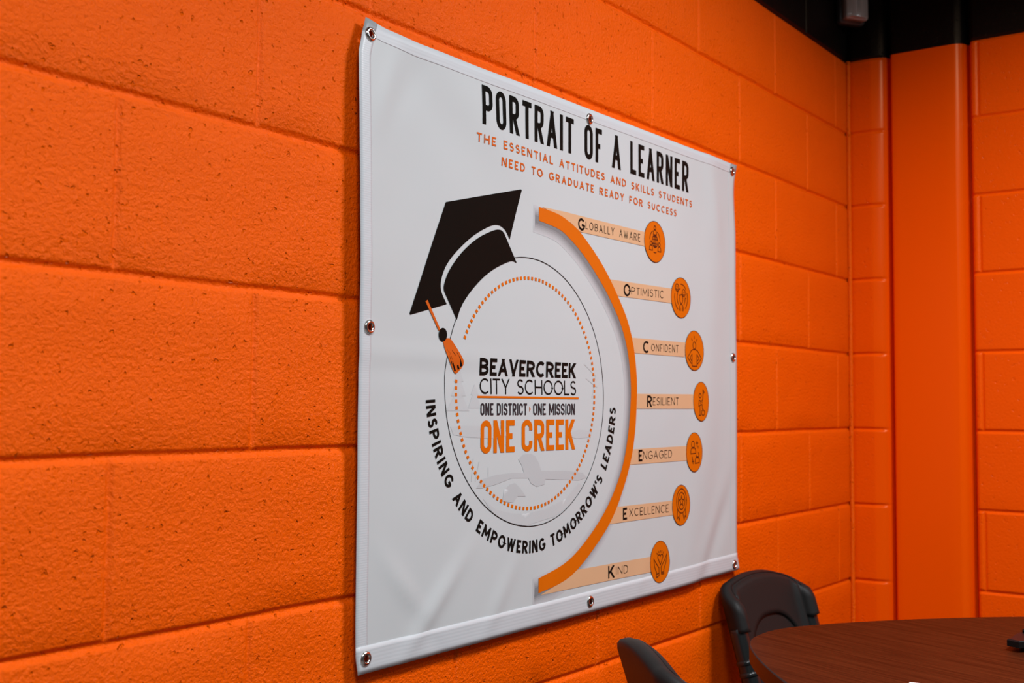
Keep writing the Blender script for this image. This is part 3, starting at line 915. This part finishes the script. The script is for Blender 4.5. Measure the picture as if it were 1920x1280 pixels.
# ------------------------------------------------------------ high table
TZ = 1.066
table = thing('high_table', 'high walnut laminate table with bowed sides in the corner by the chairs', 'table', (1.03, -0.87, 0), 0)
def table_outline(R=0.67, n=160):
    """rounded square with bowed sides, one corner towards the banner wall"""
    out = []
    p = 2.0
    for i in range(n):
        a = 2*math.pi*i/n
        c, s = math.cos(a), math.sin(a)
        p = 1.34
        r = R/((abs(c)**p + abs(s)**p)**(1/p))
        # soften the corners
        k = 0.060
        r = r - k*max(0, (r-R*0.93)/(R*0.07))**3*0.30
        out.append((r*c, r*s))
    return out
OUT = table_outline()
def slab(z0, z1, bev, scale=1.0):
    bm = bmesh.new()
    rings = []
    for dz, ins in ((z0, bev), (z0+bev*0.4, bev*0.4), (z0+bev, 0), (z1-bev, 0), (z1-bev*0.4, bev*0.4), (z1, bev)):
        rings.append([bm.verts.new((x*scale*(1-ins/0.6), y*scale*(1-ins/0.6), dz)) for x, y in OUT])
    n = len(OUT)
    for a, b in zip(rings, rings[1:]):
        for i in range(n):
            f = bm.faces.new((a[i], a[(i+1) % n], b[(i+1) % n], b[i]))
            f.material_index = 1
    bm.faces.new(rings[0][::-1]).material_index = 1
    bm.faces.new(rings[-1]).material_index = 0
    return bm
sharp(obj('tabletop', slab(TZ-0.030, TZ, 0.0022), [WOOD, EDGEB], table), 25)
bm = bmesh.new(); add_tube(bm, [(0, 0, 0.03), (0, 0, TZ-0.045)], 0.045, 28)
sharp(obj('pedestal', bm, TUBE, table))
bm = bmesh.new(); add_tube(bm, [(0, 0, 0), (0, 0, 0.012), (0, 0, 0.028), (0, 0, 0.036)], [0.22, 0.22, 0.20, 0.06], 48)
sharp(obj('base_plate', bm, TUBE, table), 60)
bm = bmesh.new(); add_box(bm, (-0.16, -0.16, TZ-0.046), (0.16, 0.16, TZ-0.030), 0.004)
obj('mount_plate', bm, TUBE, table)

# ------------------------------------------------------------ high chairs
TILT = math.tan(math.radians(17))
FLAT, WING, TURN = 0.100, 0.042, math.radians(80)
HALF = FLAT + WING*TURN
def plan(s):
    """centre line of the back: x across, y forward; flat middle, wings turned forward; s in -1..1"""
    l, sg = abs(s)*HALF, (1 if s >= 0 else -1)
    if l <= FLAT:
        return Vector((sg*l, 0, 0))
    a = (l-FLAT)/WING
    return Vector((sg*(FLAT + WING*math.sin(a)), WING*(1-math.cos(a)), 0))
def plan_n(s):
    e = 0.01
    t = (plan(s+e) - plan(s-e)).normalized()
    return Vector((-t.y, t.x, 0)), t          # normal points forward (to the sitter)
def top_z(s):
    l = abs(s)*HALF
    return 1.122 - 0.014*min(1, l/FLAT)**2 - (0.026*((l-FLAT)/(HALF-FLAT))**1.5 if l > FLAT else 0)
def back_shell(zlow, thick, out=0.0, s_max=1.0, ztop_off=0.0, low_fn=None, bulge=0.0):
    bm = bmesh.new()
    ss = [i/36*2-1 for i in range(73)][:73]
    ss = [i/36-1 for i in range(73)]
    ss = [s*s_max for s in ss]
    rows = []
    h = thick/2
    ends = [(-s_max, -1, k) for k in (3, 2, 1)]
    seq = [(-s_max, -1, math.radians(a)) for a in (88, 60, 30)] + [(s, 0, 0) for s in ss] + [(s_max, 1, math.radians(a)) for a in (30, 60, 88)]
    for s, sd, ang in seq:
        c = plan(s); nn, t = plan_n(s)
        c = c + nn*out + t*(sd*h*math.sin(ang))
        hh = h*math.cos(ang)
        zt = top_z(s) + ztop_off - h - h*1.2*(1-math.cos(ang))
        zl = (low_fn(s) if low_fn else zlow) + h*0.6*(1-math.cos(ang))
        ring = []
        nz = 7
        for i in range(nz+1):
            f_ = i/nz
            ring.append((-hh - bulge*math.sin(math.pi*f_), zl + (zt-zl)*f_))
        for a in (150, 120, 90, 60, 30):
            ring.append((hh*math.cos(math.radians(a)), zt + hh*math.sin(math.radians(a))))
        for i in range(nz, -1, -1):
            f_ = i/nz
            ring.append((hh + bulge*math.sin(math.pi*f_), zl + (zt-zl)*f_))
        vs = []
        for d, z_ in ring:
            p = c + nn*d
            vs.append(bm.verts.new((p.x, p.y - (z_-0.80)*TILT, z_)))
        rows.append(vs)
    m_ = len(rows[0])
    for a, b in zip(rows, rows[1:]):
        for i in range(m_):
            bm.faces.new((a[i], a[(i+1) % m_], b[(i+1) % m_], b[i]))
    bm.faces.new(rows[0][::-1]); bm.faces.new(rows[-1])
    return bm

def make_chair(label, loc, rz):
    t = thing('high_chair', label, 'chair', loc, rz, None)
    obj('backrest', back_shell(0.80, 0.034, low_fn=lambda s: 0.80 + 0.215*min(1, max(0, (abs(s)-0.70)/0.2))**0.7), VINYL_CHAIR, t)
    low = lambda s: (0.86 + 0.174*max(0, 1-abs(s/0.77)**2.6)**0.5 if abs(s) < 0.77 else 0.86)
    bp = obj('back_pad', back_shell(0.9, 0.016, out=0.014, s_max=0.86, ztop_off=-0.007, low_fn=low), VINYL_CHAIR, t)
    # seam along the rolled rim
    bm = bmesh.new()
    pts_ = []
    for i in range(41):
        s = (i/20-1)*0.97
        c = plan(s); nn, tt = plan_n(s)
        z_ = top_z(s) - 0.004
        p = c + nn*0.0105
        pts_.append((p.x, p.y-(z_-0.80)*TILT, z_))
    add_tube(bm, pts_, 0.0014, 6)
    obj('piping', bm, PLASTIC, t)
    for sd in (-1, 1):
        c = plan(sd*0.93); nn, tt = plan_n(sd*0.93)
        P0 = lambda z_, k=0.0: Vector((c.x+sd*0.004, c.y - (z_-0.80)*TILT + k, z_))
        bm = bmesh.new()
        zt = 1.02
        add_tube(bm, smooth_path([P0(zt), P0(0.94), P0(0.86, .004), (sd*0.185, 0.06, 0.775), (sd*0.180, 0.09, 0.745)], 6), 0.0185, 16)
        ps = obj('back_post', bm, TUBE, t)
        bm = bmesh.new()
        for z_ in (0.955, 0.932):
            add_tube(bm, [P0(z_-0.005), P0(z_-0.003), P0(z_+0.003), P0(z_+0.005)], [0.0185, 0.0212, 0.0212, 0.0185], 16)
        obj('collar', bm, TUBE, ps)
    # seat
    bm = bmesh.new()
    N_ = 40
    rings = []
    for ins, z_ in ((0.02, 0.735), (0.0, 0.745), (-0.004, 0.765), (0.006, 0.785), (0.03, 0.795), (0.10, 0.800)):
        ring = []
        for i in range(N_):
            a = 2*math.pi*i/N_
            c_, s_ = math.cos(a), math.sin(a)
            r = 1/((abs(c_)**4+abs(s_)**4)**0.25)
            ring.append(bm.verts.new((c_*r*(0.200-ins), 0.205 + s_*r*(0.175-ins), z_)))
        rings.append(ring)
    for a, b in zip(rings, rings[1:]):
        for i in range(N_):
            bm.faces.new((a[i], a[(i+1) % N_], b[(i+1) % N_], b[i]))
    bm.faces.new(rings[0][::-1]); bm.faces.new(rings[-1])
    obj('seat', bm, VINYL_CHAIR, t)
    feet = {}
    for sx_ in (-1, 1):
        for sy_ in (0, 1):
            bm = bmesh.new()
            a = Vector((sx_*0.165, 0.07 + sy_*0.27, 0.738)); b = Vector((sx_*0.205, 0.035 + sy_*0.34, 0.0))
            add_tube(bm, [a, b], 0.0125, 14)
            obj('leg', bm, TUBE, t)
            feet[(sx_, sy_)] = a + (b-a)*0.62
    for p, q in (((-1, 0), (1, 0)), ((1, 0), (1, 1)), ((1, 1), (-1, 1)), ((-1, 1), (-1, 0))):
        bm = bmesh.new(); add_tube(bm, [feet[p], feet[q]], 0.009, 12)
        obj('footrest', bm, TUBE, t)
    return t
# back faces the banner wall, beyond the table's corner
make_chair('dark high chair beyond the table corner, standing below the banner\'s lower right corner', (1.397, -0.128, 0), math.radians(172))
make_chair('dark padded high chair in front, its rounded top rail cut off by the bottom edge', (0.655, -0.285, 0), math.radians(-135))

# ------------------------------------------------------------ small things
dev = thing('tabletop_device', 'black device with a blunt tip lying on the tabletop at the right edge', 'device', (1.159, -0.632, TZ), math.radians(-26))
bm = bmesh.new()
OUTL = [(-0.012, -0.012), (0.0, -0.015), (0.035, -0.034), (0.15, -0.075), (0.17, 0.0), (0.15, 0.075), (0.035, 0.034), (0.0, 0.015), (-0.012, 0.012)]
rings = []
for z_, k in ((0.004, 0.7), (0.008, 1.0), (0.018, 1.0), (0.020, 0.96)):
    rings.append([bm.verts.new((0.08+(x-0.08)*k if k < 1 else x, y*k, z_)) for x, y in OUTL])
for a, b in zip(rings, rings[1:]):
    for i in range(len(OUTL)):
        bm.faces.new((a[i], a[(i+1) % len(OUTL)], b[(i+1) % len(OUTL)], b[i]))
bm.faces.new(rings[0][::-1]); bm.faces.new(rings[-1])
obj('body', bm, PLASTIC, dev, smooth=False)
bm = bmesh.new(); add_box(bm, (0.060, -0.040, 0.018), (0.150, 0.040, 0.027), 0.004)
obj('top_housing', bm, PLASTIC, dev)
bm = bmesh.new(); add_box(bm, (0.03, -0.02, 0.0), (0.15, 0.02, 0.006), 0.001)
obj('foot_pad', bm, PLASTIC, dev)

pp = bmesh.new(); add_box(pp, (-0.20, -0.12, 0.0), (0.0, 0.0, 0.0012))
po = obj('paper_sheet', pp, PAPER, smooth=False)
po.location = (0.815, -0.553, TZ); po.rotation_euler = (0, 0, math.radians(12))
po['label'] = 'white sheet of paper on the table, only its corner showing at the bottom edge'
po['category'] = 'paper'

sen = thing('motion_sensor', 'small white wall sensor high in the black painted corner', 'sensor', (XC-0.052, -0.034, 2.592), math.radians(-34))
def rounded_plate(w_, h_, y0, y1, r, m, name, bow=0.0):
    bm = bmesh.new()
    pts_ = []
    for cx_, cz_, a0 in ((w_/2-r, h_/2-r, 0), (-w_/2+r, h_/2-r, 90), (-w_/2+r, -h_/2+r, 180), (w_/2-r, -h_/2+r, 270)):
        pts_ += [(cx_+r*math.cos(math.radians(a0+i*15)), cz_+r*math.sin(math.radians(a0+i*15))) for i in range(7)]
    rings = []
    for y_, k in ((y0, 1), (y1+0.004*(1 if y1 < y0 else -1)*1, 1), (y1+0.001, 0.965), (y1, 0.92), (y1-0.003-bow*0.6, 0.6), (y1-0.004-bow, 0.2)):
        rings.append([bm.verts.new((x*k, y_, z_*(k if k > 0.9 else (0.92 if k > 0 else 0)))) for x, z_ in pts_])
    for a, b in zip(rings, rings[1:]):
        for i in range(len(pts_)):
            bm.faces.new((a[i], a[(i+1) % len(pts_)], b[(i+1) % len(pts_)], b[i]))
    bm.faces.new(rings[0][::-1]); bm.faces.new(rings[-1])
    return obj(name, bm, m, sen)
rounded_plate(0.084, 0.135, 0.02, -0.004, 0.012, SENSORG, 'back_box')
rounded_plate(0.072, 0.122, -0.004, -0.026, 0.008, SENSORW, 'front_cover', 0.004)
